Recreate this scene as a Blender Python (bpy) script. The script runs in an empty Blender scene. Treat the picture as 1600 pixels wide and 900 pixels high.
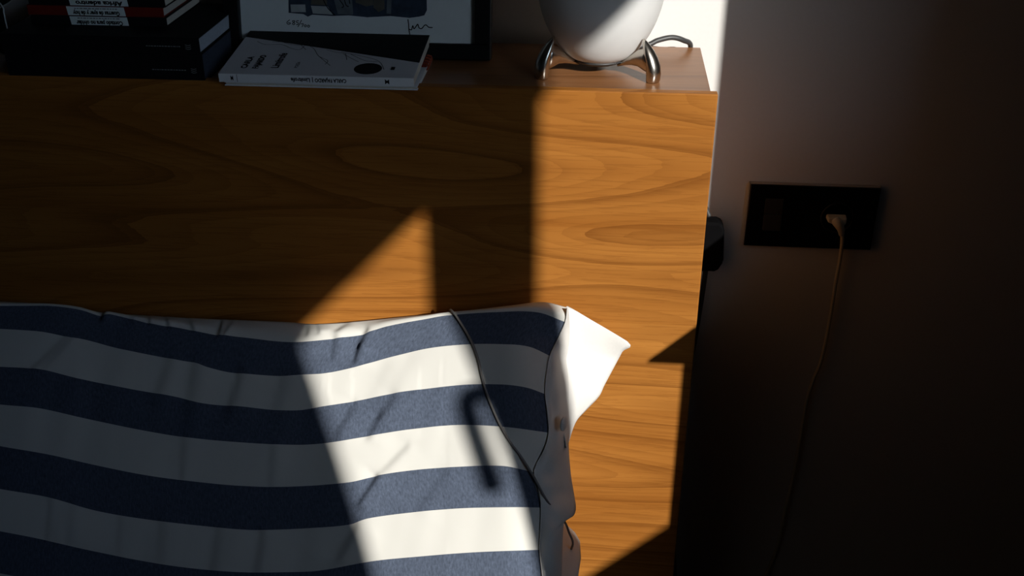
import bpy, bmesh, math, random
from mathutils import Vector, Matrix, noise
random.seed(7)
scene = bpy.context.scene
COL = scene.collection

# ---------------------------------------------------------------- camera
H = 0.85                      # height of the headboard top above the floor
FPX = 1700.0                  # focal length in pixels of the 1600x900 frame
TH, PS = math.radians(28.4), math.radians(-4.93)
FW = Vector((math.sin(PS)*math.cos(TH), math.cos(PS)*math.cos(TH), -math.sin(TH)))
RT = Vector((math.cos(PS), -math.sin(PS), 0))
UP = RT.cross(FW)
CAM = Vector((-0.11715, -1.08, 0.35443 + H))
cd = bpy.data.cameras.new('camera'); cam = bpy.data.objects.new('camera', cd)
COL.objects.link(cam)
cd.sensor_width = 36; cd.lens = FPX*36/1600; cd.clip_start = 0.01
M = Matrix((RT, UP, -FW)).transposed().to_4x4(); M.translation = CAM
cam.matrix_world = M
scene.camera = cam

def ray(x, y): return RT*((x-800)/FPX) + UP*(-(y-450)/FPX) + FW
def atY(x, y, Y): r = ray(x, y); return CAM + r*((Y-CAM.y)/r.y)
def atZ(x, y, Z): r = ray(x, y); return CAM + r*((Z-CAM.z)/r.z)

# ---------------------------------------------------------------- light
SUN_K, SUN_M = 1.5, 0.947     # sun travels (-1, SUN_K, -SUN_M)
scene.view_settings.view_transform = 'Standard'
scene.view_settings.look = 'None'
scene.view_settings.gamma = 1
scene.view_settings.use_curve_mapping = False
scene.view_settings.exposure = 0.0
w = bpy.data.worlds.new('sky'); scene.world = w; w.use_nodes = True
bg = w.node_tree.nodes['Background']
sk_ = w.node_tree.nodes.new('ShaderNodeTexSky'); sk_.sky_type = 'NISHITA'; sk_.sun_disc = False
sk_.sun_elevation = math.atan2(SUN_M, math.hypot(1, SUN_K)); sk_.sun_rotation = math.atan2(1, -SUN_K)
sk_.air_density = 1.0; sk_.dust_density = 1.0; sk_.ozone_density = 5.0
tn = w.node_tree.nodes.new('ShaderNodeMix'); tn.data_type = 'RGBA'; tn.blend_type = 'MULTIPLY'; tn.inputs[0].default_value = 1
tn.inputs[7].default_value = (.82, .97, 1.07, 1)      # cool white balance of the clear sky
w.node_tree.links.new(sk_.outputs[0], tn.inputs[6]); w.node_tree.links.new(tn.outputs[2], bg.inputs[0])
bg.inputs[1].default_value = 0.28
sd = bpy.data.lights.new('sun', 'SUN'); sd.energy = 6.5; sd.angle = math.radians(0.48)
sd.color = (1.0, 0.965, 0.90)
so = bpy.data.objects.new('sun', sd); COL.objects.link(so)
so.rotation_euler = Vector((-1, SUN_K, -SUN_M)).to_track_quat('-Z', 'Y').to_euler()
XR = 0.90                     # inner face of the right wall
WY0, WY1, WZ0, WZ1 = -2.45, -1.02, H+0.302, H+1.40    # window opening
pd = bpy.data.lights.new('window_portal', 'AREA'); pd.shape = 'RECTANGLE'
pd.size = WY1-WY0; pd.size_y = WZ1-WZ0; pd.energy = 1
pd.cycles.is_portal = True
po = bpy.data.objects.new('window_portal', pd); COL.objects.link(po)
po.location = (XR+0.24, (WY0+WY1)/2, (WZ0+WZ1)/2)
po.matrix_world = Matrix.Translation(po.location) @ Matrix(((0,0,1),(1,0,0),(0,1,0))).to_4x4()

# ---------------------------------------------------------------- materials
def rgb(r, g, b):
    f = lambda c: (c/255/12.92 if c/255 <= .04045 else ((c/255+.055)/1.055)**2.4)
    return (f(r), f(g), f(b), 1)
class NT:
    def __init__(s, name):
        s.m = bpy.data.materials.new(name); s.m.use_nodes = True
        s.t = s.m.node_tree; s.b = s.t.nodes['Principled BSDF']
    def n(s, kind, **kw):
        nd = s.t.nodes.new(kind)
        for k, v in kw.items():
            if k.startswith('i_'):
                nd.inputs[int(k[2:])].default_value = v
            else: setattr(nd, k, v)
        return nd
    def l(s, a, b): s.t.links.new(a, b)
    def math(s, op, a, b=None, c=None):
        nd = s.n('ShaderNodeMath', operation=op)
        for i, v in enumerate((a, b, c)):
            if v is None: continue
            if isinstance(v, (int, float)): nd.inputs[i].default_value = v
            else: s.l(v, nd.inputs[i])
        return nd.outputs[0]
    def noise(s, vec, scale, detail=2, rough=.5, scl=None):
        if scl is not None:
            mp = s.n('ShaderNodeMapping'); s.l(vec, mp.inputs[0]); mp.inputs[3].default_value = scl; vec = mp.outputs[0]
        nd = s.n('ShaderNodeTexNoise'); s.l(vec, nd.inputs['Vector'])
        nd.inputs['Scale'].default_value = scale; nd.inputs['Detail'].default_value = detail
        nd.inputs['Roughness'].default_value = rough
        return nd.outputs[0]
    def mix(s, fac, a, b):
        nd = s.n('ShaderNodeMix', data_type='RGBA')
        if isinstance(fac, (int, float)): nd.inputs[0].default_value = fac
        else: s.l(fac, nd.inputs[0])
        for i, v in ((6, a), (7, b)):
            if isinstance(v, tuple): nd.inputs[i].default_value = v
            else: s.l(v, nd.inputs[i])
        return nd.outputs[2]
    def bump(s, h, strength=.2, dist=.001):
        nd = s.n('ShaderNodeBump'); nd.inputs['Strength'].default_value = strength
        nd.inputs['Distance'].default_value = dist; s.l(h, nd.inputs['Height'])
        s.l(nd.outputs[0], s.b.inputs['Normal'])
    def pos(s): return s.n('ShaderNodeTexCoord').outputs['Object']

def plain(name, col, rough=.5, metal=0, var=.12, scale=60, spec=.5, bump=0):
    t = NT(name); p = t.pos()
    nz = t.noise(p, scale, 3)
    a = tuple(c*(1-var) for c in col[:3])+(1,); b = tuple(min(1, c*(1+var)) for c in col[:3])+(1,)
    t.l(t.mix(nz, a, b), t.b.inputs['Base Color'])
    t.b.inputs['Roughness'].default_value = rough; t.b.inputs['Metallic'].default_value = metal
    t.b.inputs['Specular IOR Level'].default_value = spec
    if bump: t.bump(nz, bump, .001)
    return t.m

def wood(name, cl, cm, cdk, rough=.45, axis='XZ', ring=11, spec=.35):
    t = NT(name); p = t.pos()
    low = t.noise(p, 1.0, .6, .4, (1.25, 5.0, 7.5) if axis == 'XZ' else (1.25, 7.5, 5.0))
    jit = t.noise(p, 1.0, 3, .6, (9, 60, 70) if axis == 'XZ' else (9, 70, 60))
    low = t.math('MULTIPLY_ADD', jit, .012, low)
    def rings(f, pw):
        fr = t.math('FRACT', t.math('MULTIPLY', low, f))
        return t.math('POWER', fr, pw)
    line = t.math('ADD', t.math('MULTIPLY', rings(ring, 6.0), .55), t.math('MULTIPLY', rings(ring*3.7, 2.0), .22))
    fine = t.noise(p, 1.0, 3, .6, (14, 300, 420) if axis == 'XZ' else (14, 420, 300))
    med = t.noise(p, 1.0, 2, .5, (2.2, 22, 26) if axis == 'XZ' else (2.2, 26, 22))
    sep = t.n('ShaderNodeSeparateXYZ'); t.l(p, sep.inputs[0])
    leaf = t.n('ShaderNodeTexWhiteNoise', noise_dimensions='1D')
    t.l(t.math('FLOOR', t.math('DIVIDE', t.math('ADD', sep.outputs[2 if axis == 'XZ' else 1], .011), .118)), leaf.inputs['W'])
    c = t.mix(t.math('MULTIPLY_ADD', leaf.outputs[0], .5, t.math('MULTIPLY_ADD', med, 1.6, -.6)), cl, cm)
    c = t.mix(line, c, cdk)
    c = t.mix(t.math('MULTIPLY', t.math('GREATER_THAN', fine, .56), .20), c, cdk)
    t.l(c, t.b.inputs['Base Color'])
    t.b.inputs['Roughness'].default_value = rough; t.b.inputs['Specular IOR Level'].default_value = spec
    t.bump(fine, .08, .0005)
    return t.m

def fabric(name, ca, cb=None):
    """cloth; with cb the UV v coordinate counts the woven stripes (odd = dark)"""
    t = NT(name)
    uv = t.n('ShaderNodeTexCoord').outputs['UV'] if cb else t.pos()
    if cb:
        sep = t.n('ShaderNodeSeparateXYZ'); t.l(uv, sep.inputs[0])
        dark = t.math('GREATER_THAN', t.math('MODULO', sep.outputs[1], 2.0), 1.0)
        th1 = t.noise(uv, 1, 3, .65, (36, 9, 1)); th2 = t.noise(uv, 1, 3, .7, (210, 5, 1))
        th = t.math('MULTIPLY', t.math('ADD', th1, th2), .5)
        th = t.math('MULTIPLY_ADD', th, 2.2, -.6)
        d = t.mix(th, tuple(c*.40 for c in cb[:3])+(1,), tuple(c*1.65 for c in cb[:3])+(1,))
        t.l(t.mix(dark, ca, d), t.b.inputs['Base Color'])
        t.bump(th, .05, .0006)
    else:
        th = t.noise(uv, 500, 2)
        t.l(t.mix(th, tuple(c*.93 for c in ca[:3])+(1,), ca), t.b.inputs['Base Color'])
        t.bump(t.noise(uv, 26, 2), .25, .004)
    t.b.inputs['Roughness'].default_value = .9; t.b.inputs['Specular IOR Level'].default_value = .1
    return t.m

MAT = dict(
    cherry=wood('cherry_veneer', (.41, .168, .034, 1), (.27, .096, .016, 1), (.125, .038, .006, 1), spec=.10),
    cherry_top=wood('cherry_veneer_shelf', (.27, .122, .05, 1), (.22, .095, .036, 1), (.13, .052, .018, 1), axis='XY', rough=.32, ring=7),
    darkwood=wood('dark_stained_wood', (.05, .03, .02, 1), (.03, .018, .012, 1), (.015, .009, .006, 1)),
    wall=plain('white_wall_paint', (.72, .71, .69, 1), .85, var=.03, scale=220, spec=.1, bump=.05),
    roomwall=plain('grey_wall_paint', (.22, .22, .22, 1), .9, var=.05, scale=40, spec=.1),
    floor=wood('floor_boards', (.10, .06, .035, 1), (.07, .04, .02, 1), (.04, .02, .01, 1), axis='XY'),
    ceiling=plain('ceiling_paint', (.35, .35, .35, 1), .9, var=.03, spec=.1),
    black=plain('black_plastic', (.006, .006, .0065, 1), .45, var=.2),
    switchblack=plain('matt_black_plastic', (.0025, .0025, .003, 1), .8, var=.2, spec=.05),
    plate=plain('dark_glass_plate', (.004, .0035, .0035, 1), .22, var=.2, spec=.35),
    rocker=plain('charcoal_rocker', (.030, .027, .024, 1), .4, var=.1),
    edge_shine=plain('painted_edge_shine', (.42, .38, .32, 1), .4, metal=0, var=.1, scale=200),  # pale tone carries the shine on the plate edge
    cream=plain('cream_plastic', (.62, .56, .42, 1), .45, var=.05),
    greycord=plain('grey_cord_rubber', (.17, .165, .16, 1), .6, var=.1, scale=300),
    blackcord=plain('dark_cord_rubber', (.035, .036, .037, 1), .45, var=.1),
    steel=plain('satin_nickel', (.62, .58, .52, 1), .24, metal=1, var=.05, scale=150),
    frost=None,
    frame=plain('black_frame_lacquer', (.004, .004, .0045, 1), .5, var=.2, spec=.2),
    mat=plain('off_white_paper', (.66, .70, .70, 1), .9, var=.03, scale=150, spec=.1),
    navy=plain('navy_ink', (.035, .05, .075, 1), .8, var=.6, scale=90, spec=.1),
    slate=plain('slate_wash', (.12, .14, .155, 1), .8, var=.5, scale=80, spec=.1),
    umber=plain('umber_wash', (.10, .092, .075, 1), .8, var=.5, scale=80, spec=.1),
    palewash=plain('pale_wash', (.40, .42, .42, 1), .8, var=.3, scale=80, spec=.1),
    ink=plain('black_ink', (.004, .004, .006, 1), .7, var=.2, spec=.1),
    greyink=plain('grey_ink', (.25, .27, .27, 1), .8, var=.1, spec=.1),
    cover=plain('white_cover', (.56, .55, .58, 1), .6, var=.03, spec=.2),
    spine=plain('white_spine', (.70, .72, .74, 1), .6, var=.03, spec=.2),
    pages=plain('cream_pages', (.60, .57, .50, 1), .9, var=.12, scale=500, spec=.1),
    greypages=plain('cool_grey_pages', (.42, .46, .52, 1), .9, var=.2, scale=400, spec=.1),
    navypages=plain('dark_page_edges', (.05, .06, .085, 1), .9, var=.3, scale=400, spec=.1),
    label=plain('pale_label_paper', (.74, .80, .78, 1), .8, var=.03, spec=.1),
    red=plain('dark_red_cover', (.16, .012, .006, 1), .6, var=.2, spec=.2),
    blackcover=plain('black_cover', (.006, .006, .007, 1), .7, var=.3, spec=.15),
    orange=plain('rust_red_paper', (.30, .06, .03, 1), .8, var=.4, scale=200, spec=.1),
    stripe=fabric('striped_cotton', (.62, .61, .57, 1), (.074, .092, .132, 1)),
    cotton=fabric('white_cotton', (.66, .645, .62, 1)),
    sheet=fabric('grey_bed_linen', (.20, .20, .20, 1)),
    curtain_blocker=fabric('dark_curtain_cloth', (.05, .05, .055, 1)),
    leaf=plain('dark_green_leaf', (.006, .022, .018, 1), .5, var=.3, scale=30),
    leafrim=plain('pale_leaf_margin', (.5, .52, .5, 1), .6, var=.2),
    whiteframe=plain('white_lacquer', (.30, .30, .30, 1), .5, var=.03),
)
def frost_mat():
    t = NT('frosted_white_glass')
    p = t.pos(); nz = t.noise(p, 90, 2)
    t.l(t.mix(nz, (.80, .80, .795, 1), (.86, .86, .85, 1)), t.b.inputs['Base Color'])
    t.b.inputs['Roughness'].default_value = .38
    tr = t.n('ShaderNodeBsdfTranslucent'); tr.inputs[0].default_value = (.85, .85, .84, 1)
    mx = t.n('ShaderNodeMixShader'); mx.inputs[0].default_value = .30
    t.l(t.b.outputs[0], mx.inputs[1]); t.l(tr.outputs[0], mx.inputs[2])
    t.l(mx.outputs[0], t.t.nodes['Material Output'].inputs[0])
    return t.m
MAT['frost'] = frost_mat()
def glass_mat():
    m = bpy.data.materials.new('window_glass'); m.use_nodes = True; t = m.node_tree
    t.nodes.clear(); o = t.nodes.new('ShaderNodeOutputMaterial'); mx = t.nodes.new('ShaderNodeMixShader')
    a = t.nodes.new('ShaderNodeBsdfTransparent'); g = t.nodes.new('ShaderNodeBsdfGlossy')
    g.inputs['Roughness'].default_value = .02; mx.inputs[0].default_value = .06
    t.links.new(a.outputs[0], mx.inputs[1]); t.links.new(g.outputs[0], mx.inputs[2]); t.links.new(mx.outputs[0], o.inputs[0])
    return m
MAT['glass'] = glass_mat()

# ---------------------------------------------------------------- helpers
def tag(o, label=None, cat=None, group=None, kind=None):
    if label: o['label'] = label
    if cat: o['category'] = cat
    if group: o['group'] = group
    if kind: o['kind'] = kind
    return o
def parent(o, p):
    o.parent = p
    # meshes are written in world coordinates; a part already sits at the world origin
    o.matrix_parent_inverse = Matrix.Translation(-p.location) if p.parent is None else Matrix.Identity(4)
def empty(name, loc):
    o = bpy.data.objects.new(name, None); COL.objects.link(o)
    o.location = loc; o.empty_display_size = .05
    return o
def obj(name, me, mat, par=None, smooth=False):
    if isinstance(me, bmesh.types.BMesh):
        bm = me; bmesh.ops.recalc_face_normals(bm, faces=bm.faces)
        me = bpy.data.meshes.new(name); bm.to_mesh(me); bm.free()
    o = bpy.data.objects.new(name, me); COL.objects.link(o)
    me.materials.clear(); me.materials.append(MAT[mat] if isinstance(mat, str) else mat)
    if smooth:
        for p in me.polygons: p.use_smooth = True
    if par: parent(o, par)
    return o
def box(bm, x0, x1, y0, y1, z0, z1, bev=0, seg=2):
    b2 = bmesh.new(); bmesh.ops.create_cube(b2, size=1)
    for v in b2.verts:
        v.co = Vector(((x0+x1)/2+v.co.x*(x1-x0), (y0+y1)/2+v.co.y*(y1-y0), (z0+z1)/2+v.co.z*(z1-z0)))
    if bev: bmesh.ops.bevel(b2, geom=list(b2.edges), offset=bev, segments=seg, affect='EDGES', profile=.5)
    me = bpy.data.meshes.new('t'); b2.to_mesh(me); b2.free(); bm.from_mesh(me); bpy.data.meshes.remove(me)
    return bm
def bx(*a, **k): return box(bmesh.new(), *a, **k)
def boxf(O, e1, e2, e3, a, b, c, bev=0):
    """box in the frame O,e1,e2,e3 with ranges a,b,c"""
    bm = bx(a[0], a[1], b[0], b[1], c[0], c[1], bev)
    for v in bm.verts: v.co = O + e1*v.co.x + e2*v.co.y + e3*v.co.z
    return bm
def cat_rom(pts, n):
    P = [Vector(p) for p in pts]; out = []
    for i in range(len(P)-1):
        p0 = P[max(i-1, 0)]; p1 = P[i]; p2 = P[i+1]; p3 = P[min(i+2, len(P)-1)]
        for k in range(n):
            t = k/n
            out.append(.5*((2*p1)+(p2-p0)*t+(2*p0-5*p1+4*p2-p3)*t*t+(3*p1-p0-3*p2+p3)*t**3))
    out.append(P[-1]); return out
def tube(pts, r, n=6, seg=10, bm=None):
    """round tube through pts; r a number or a list along the sampled path"""
    P = cat_rom(pts, n) if n > 1 else [Vector(p) for p in pts]
    bm = bm or bmesh.new(); rings = []
    ref = Vector((.31, .52, .79))
    for i, p in enumerate(P):
        d = (P[min(i+1, len(P)-1)]-P[max(i-1, 0)]).normalized()
        a = d.cross(ref).normalized(); b = d.cross(a)
        rr = r if isinstance(r, (int, float)) else r[min(len(r)-1, int(i*len(r)/len(P)))]
        rings.append([bm.verts.new(p+(a*math.cos(6.2832*k/seg)+b*math.sin(6.2832*k/seg))*rr) for k in range(seg)])
    for A, B in zip(rings, rings[1:]):
        for k in range(seg): bm.faces.new((A[k], A[(k+1) % seg], B[(k+1) % seg], B[k]))
    bm.faces.new(rings[0]); bm.faces.new(rings[-1])
    return bm
def lathe(prof, c, seg=64):
    bm = bmesh.new(); rings = []
    for r, z in prof:
        if r < 1e-6: rings.append([bm.verts.new((c[0], c[1], c[2]+z))])
        else: rings.append([bm.verts.new((c[0]+r*math.cos(6.28319*k/seg), c[1]+r*math.sin(6.28319*k/seg), c[2]+z)) for k in range(seg)])
    for A, B in zip(rings, rings[1:]):
        for k in range(seg):
            k2 = (k+1) % seg
            if len(A) == 1: bm.faces.new((A[0], B[k], B[k2]))
            elif len(B) == 1: bm.faces.new((A[k], A[k2], B[0]))
            else: bm.faces.new((A[k], A[k2], B[k2], B[k]))
    return bm
def loft(secs, bm=None):
    """closed rings of equal length, capped"""
    bm = bm or bmesh.new(); R = [[bm.verts.new(p) for p in s] for s in secs]; n = len(R[0])
    for A, B in zip(R, R[1:]):
        for k in range(n): bm.faces.new((A[k], A[(k+1) % n], B[(k+1) % n], B[k]))
    bm.faces.new(R[0]); bm.faces.new(R[-1]); return bm
def poly(O, ea, eb, en, pts, h=.0004):
    """flat printed patch standing h proud, outline pts in the plane O,ea,eb"""
    bm = bmesh.new()
    a = [bm.verts.new(O+ea*x+eb*y+en*h) for x, y in pts]; b = [bm.verts.new(O+ea*x+eb*y-en*.0002) for x, y in pts]
    bm.faces.new(a); bm.faces.new(b)
    for i in range(len(a)): bm.faces.new((a[i], a[(i+1) % len(a)], b[(i+1) % len(a)], b[i]))
    bmesh.ops.triangulate(bm, faces=[f for f in bm.faces if len(f.verts) > 4])
    return bm
def stroke(O, ea, eb, en, pts, wd, h=.0004, n=5, bm=None):
    """flat pen stroke"""
    bm = bm or bmesh.new()
    P = [Vector((p.x, p.y)) for p in cat_rom([(x, y, 0) for x, y in pts], n)]
    L = []
    for i, p in enumerate(P):
        d = (P[min(i+1, len(P)-1)]-P[max(i-1, 0)])
        d = d.normalized() if d.length > 1e-9 else Vector((1, 0))
        q = Vector((-d.y, d.x))*wd/2
        L.append([bm.verts.new(O+ea*(p+q).x+eb*(p+q).y+en*h), bm.verts.new(O+ea*(p-q).x+eb*(p-q).y+en*h)])
    for A, B in zip(L, L[1:]): bm.faces.new((A[0], A[1], B[1], B[0]))
    return bm
def text(s, O, ea, eb, en, size, width=None, bold=0, shear=0, h=.0005, align='CENTER'):
    cu = bpy.data.curves.new('t', 'FONT'); cu.body = s; cu.size = size; cu.offset = bold; cu.shear = shear
    cu.align_x = align; cu.align_y = 'CENTER'; cu.resolution_u = 3
    o = bpy.data.objects.new('t', cu); COL.objects.link(o)
    me = bpy.data.meshes.new_from_object(o.evaluated_get(bpy.context.evaluated_depsgraph_get()))
    bpy.data.objects.remove(o); bpy.data.curves.remove(cu)
    xs = [v.co.x for v in me.vertices]; k = (width/(max(xs)-min(xs))) if width else 1
    for v in me.vertices: v.co = O+ea*(v.co.x*k)+eb*v.co.y+en*h
    return me
X, Y, Z = Vector((1, 0, 0)), Vector((0, 1, 0)), Vector((0, 0, 1))
WALLY = 0.20                  # inner face of the back wall

# ---------------------------------------------------------------- setting
def struct(name, bm, mat): return tag(obj(name, bm, mat), kind='structure')
XL, YF, ZC = -2.6, -3.4, 2.6
struct('floor', bx(XL-.1, XR+.3, YF-.1, WALLY+.1, -.1, 0), 'floor')
struct('ceiling', bx(XL-.1, XR+.3, YF-.1, WALLY+.1, ZC, ZC+.1), 'ceiling')
struct('wall_back', bx(XL-.1, XR+.3, WALLY, WALLY+.1, 0, ZC), 'wall')
struct('wall_left', bx(XL-.1, XL, YF, WALLY, 0, ZC), 'roomwall')
struct('wall_front', bx(XL-.1, XR+.3, YF-.1, YF, 0, ZC), 'roomwall')
wb = bmesh.new()
box(wb, XR, XR+.25, YF, WY0, 0, ZC); box(wb, XR, XR+.25, WY1, WALLY, 0, ZC)
box(wb, XR, XR+.25, WY0, WY1, 0, WZ0); box(wb, XR, XR+.25, WY0, WY1, WZ1, ZC)
struct('wall_right', wb, 'roomwall')
# window in the right wall: two casements meeting at a wide stile with a lever handle, roller shutter part way down
def wy(px): return -SUN_K*(XR-px)          # window-plane y of a vertical edge whose shadow falls at X=px on the headboard front
win = empty('window_1', (XR+.05, (WY0+WY1)/2, WZ0)); tag(win, kind='structure')
fx0, fx1 = XR-.02, XR+.035
B0, B1 = -SUN_K*(fx0-.01+.309), -SUN_K*(fx1-.01+.179)
fb = bmesh.new()
box(fb, fx0, fx1, WY0, WY0+.05, WZ0, WZ1, .003); box(fb, fx0, fx1, WY1-.05, WY1, WZ0, WZ1, .003)
box(fb, fx0, fx1, WY0, WY1, WZ1-.06, WZ1, .003)
obj('window_frame', fb, 'whiteframe', win)
obj('meeting_stile', bx(fx0-.01, fx1-.01, B0, B1, WZ0, WZ1-.06, .003), 'whiteframe', win)
obj('pane', bx(XR+.01, XR+.014, WY0+.05, B0, WZ0, WZ1-.06), 'glass', win)
obj('pane', bx(XR+.01, XR+.014, B1, WY1-.05, WZ0, WZ1-.06), 'glass', win)
HZ = H+.708                                   # handle height
HY = B0+.057
hd = obj('handle', bx(fx0-.018, fx0-.01, HY-.014, HY+.014, HZ-.03, HZ+.03, .003), 'steel', win)
obj('lever', tube([(fx0-.012, HY, HZ), (fx0-.05, HY, HZ), (fx0-.062, HY-.006, HZ-.01), (fx0-.062, HY-.012, HZ-.05), (fx0-.062, HY-.014, HZ-.108)], .0105, 6), 'steel', hd, True)
SHZ = H+1.000+.115*SUN_M                     # lower edge of the roller shutter, hanging a little askew
z = SHZ
while z < WZ1+.03:
    bm = bx(XR+.10, XR+.115, WY0, WY1, z, z+.0495, .004, seg=1)
    for v in bm.verts: v.co.z = min(v.co.z+.065*(v.co.y+1.95), WZ1+.02)
    obj('shutter_slat', bm, 'roomwall', win); z += .0495
# added unseen drape, its edge set to cut the sunlight on the pillow
cb = bmesh.new(); rows = []
CY0, CY1 = WY0-.12, -SUN_K*(XR-.055+.483)
for zi in (H+1.50, H+.9, H+.2, .03):
    rw = []
    for k in range(61):
        y = CY0+(CY1-CY0)*k/60
        rw.append(cb.verts.new((XR-.055+.022*math.sin(k*.9)*(1 if k < 58 else 0), y, zi)))
    rows.append(rw)
for a, b in zip(rows, rows[1:]):
    for k in range(60): cb.faces.new((a[k], a[k+1], b[k+1], b[k]))
cu = obj('curtain_blocker', cb, 'curtain_blocker', smooth=True); md = cu.modifiers.new('thick', 'SOLIDIFY'); md.thickness = .003
tag(cu, 'unseen dark drape added at the side window to cut off sunlight', 'curtain_blocker')

# ---------------------------------------------------------------- unseen furniture added by the window wall to shade wall and headboard
wl = atY(1125.5, 70, WALLY).x+WALLY/SUN_K    # sun edge on the wall carried to the headboard plane
T = .40
wx, wyy = wl+T, -SUN_K*T
war = empty('wardrobe_blocker', (wx+.17, -.2, 0))
tag(war, 'unseen tall dark wooden cupboard added to block window light from the wall', 'wardrobe_blocker')
obj('carcass', bx(wx, XR-.02, wyy+.02, WALLY-.005, .06, 2.2), 'darkwood', war)
obj('door', bx(wx, XR-.02, wyy, wyy+.018, .08, 2.2, .001), 'darkwood', war)
obj('plinth', bx(wx+.02, XR-.03, wyy+.05, WALLY-.01, 0, .06), 'darkwood', war)
T2 = .36
tip = atY(1012, 563, 0); leg = atY(1063, 568, 0)
cx, cyy, czz = tip.x+T2, -SUN_K*T2, tip.z+SUN_M*T2
chx = wx-.006
ch = empty('chest_blocker', ((cx+chx)/2, cyy+.16, 0))
tag(ch, 'unseen narrow dark cabinet added to cast the notched shadow on the headboard', 'chest')
obj('top', bx(cx, chx, cyy, -.22, czz-.004, czz, 0), 'darkwood', ch)
lx = leg.x+T2
obj('body', bx(lx, chx-.005, cyy+.004, -.225, 0, czz-.004), 'darkwood', ch)
for k in range(4):
    dr = obj('drawer', bx(lx+.01, chx-.015, cyy+.001, cyy+.005, .05+k*.2, .24+k*.2, .0008), 'darkwood', ch)
    obj('knob', tube([((lx+chx)/2, cyy+.001, .145+k*.2), ((lx+chx)/2, cyy-.012, .145+k*.2)], .006, 2), 'steel', dr)

# ---------------------------------------------------------------- headboard
HXL = -1.55
hb = empty('headboard', (-.75, .09, 0))
tag(hb, 'cherry wood box headboard with a shelf on top behind the striped pillow', 'headboard')
obj('front_panel', bx(HXL, 0, 0, .012, .04, H+.0015, .0012), 'cherry', hb)
obj('shelf', bx(HXL+.006, -.006, .0135, .179, H-.022, H-.001, .0008), 'cherry_top', hb)
obj('side_panel', bx(-.028, -.008, .0135, .178, .02, H-.0225), 'cherry', hb)
obj('side_panel', bx(HXL+.008, HXL+.028, .0135, .178, .02, H-.0225), 'cherry', hb)
obj('plinth', bx(HXL+.03, -.03, .02, .17, 0, .05), 'cherry', hb)

# ---------------------------------------------------------------- bed
bed = empty('bed', (-.9, -1.0, 0))
tag(bed, 'bed with grey linen standing against the wooden headboard', 'bed')
obj('bed_base', bx(-1.5, -.20, -2.0, -.012, .08, .20, .01), 'darkwood', bed)
obj('mattress', bx(-1.5, -.185, -2.0, -.012, .201, H-.555, .04, seg=4), 'sheet', bed, True)
for lxx in (-1.42, -.28):
    for lyy in (-1.92, -.1): obj('leg', tube([(lxx, lyy, .08), (lxx, lyy, 0)], .025, 2), 'darkwood', bed)
MT = H-.555

# ---------------------------------------------------------------- striped pillow
CURV = [
 [(-140,466),(-60,469),(0,471),(60,474),(120,480),(160,488),(230,493),(300,497),(400,501),(450,503),(490,506),(520,505),(580,500),(640,494),(690,489),(740,484),(800,477),(850,472),(886,480)],
 [(-140,472),(-60,475),(0,478),(78,478),(125,484),(156,493),(175,492),(237,506),(281,512.5),(331,522),(375,527),(453,534),(521,529),(567,522),(602,510.5),(671,497.5),(700,493),(772,488),(839,488),(883,503)],
 [(-140,503),(-60,510),(0,514),(62,518),(106,526),(134,531),(187,545),(281,563),(306,567),(325,574),(362,582),(437,587),(478,585),(509,583),(556,573),(613,557),(671,544),(735,538),(787,538),(827,542),(859,556)],
 [(-140,556),(-60,567),(0,573),(62,577),(125,592),(200,607),(275,620),(316,630),(375,635),(437,641),(469,641),(509,634),(556,626),(613,615),(671,607),(729,601),(787,601),(824,606),(852,616)],
 [(-140,612),(-60,624),(0,632),(62,638),(125,652),(200,668),(281,682),(375,691),(469,695),(527,690),(579,681),(642,671),(714,664),(787,667),(857,676)],
 [(-140,668),(-60,684),(0,697),(75,710),(150,727),(225,742),(300,752),(375,759),(450,760.5),(545,753.5),(590,743),(650,734),(710,729.5),(785,728),(834,738)],
 [(-140,738),(-60,752),(0,764),(75,777),(150,798),(225,811),(319,822),(394,828),(487,825),(545,819.5),(575,810),(650,800),(725,794),(800,792.5),(845,793)],
 [(-140,802),(-60,818),(0,830),(56,841),(131,858),(225,877),(300,888),(375,894),(450,894),(500,891.5),(584,876.5),(650,870),(740,863),(843,859)],
 [(-140,868),(-60,884),(0,896),(75,910),(150,926),(225,942),(319,954),(394,960),(487,957),(545,950),(600,942),(700,933),(848,926)],
 [(-140,918),(-60,934),(0,946),(75,960),(150,976),(225,990),(319,1000),(394,1006),(487,1003),(545,996),(600,988),(700,978),(844,970)],
]
def hermite(pts, x):
    n = len(pts)
    if x <= pts[0][0]: return pts[0][1]
    for i in range(n-1):
        if x <= pts[i+1][0]:
            x0, y0 = pts[i]; x1, y1 = pts[i+1]; h = x1-x0
            m0 = (y1-pts[i-1][1])/(x1-pts[i-1][0]) if i else (y1-y0)/h
            m1 = (pts[i+2][1]-y0)/(pts[i+2][0]-x0) if i+2 < n else (y1-y0)/h
            t = (x-x0)/h
            return (2*t**3-3*t*t+1)*y0+(t**3-2*t*t+t)*h*m0+(3*t*t-2*t**3)*y1+(t**3-t*t)*h*m1
    return pts[-1][1]
NU, NS = 300, 14
def pillowY(px, py, top):
    s = (py-top)/422.0
    return -.043-.225*s+.045*s*s
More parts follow.
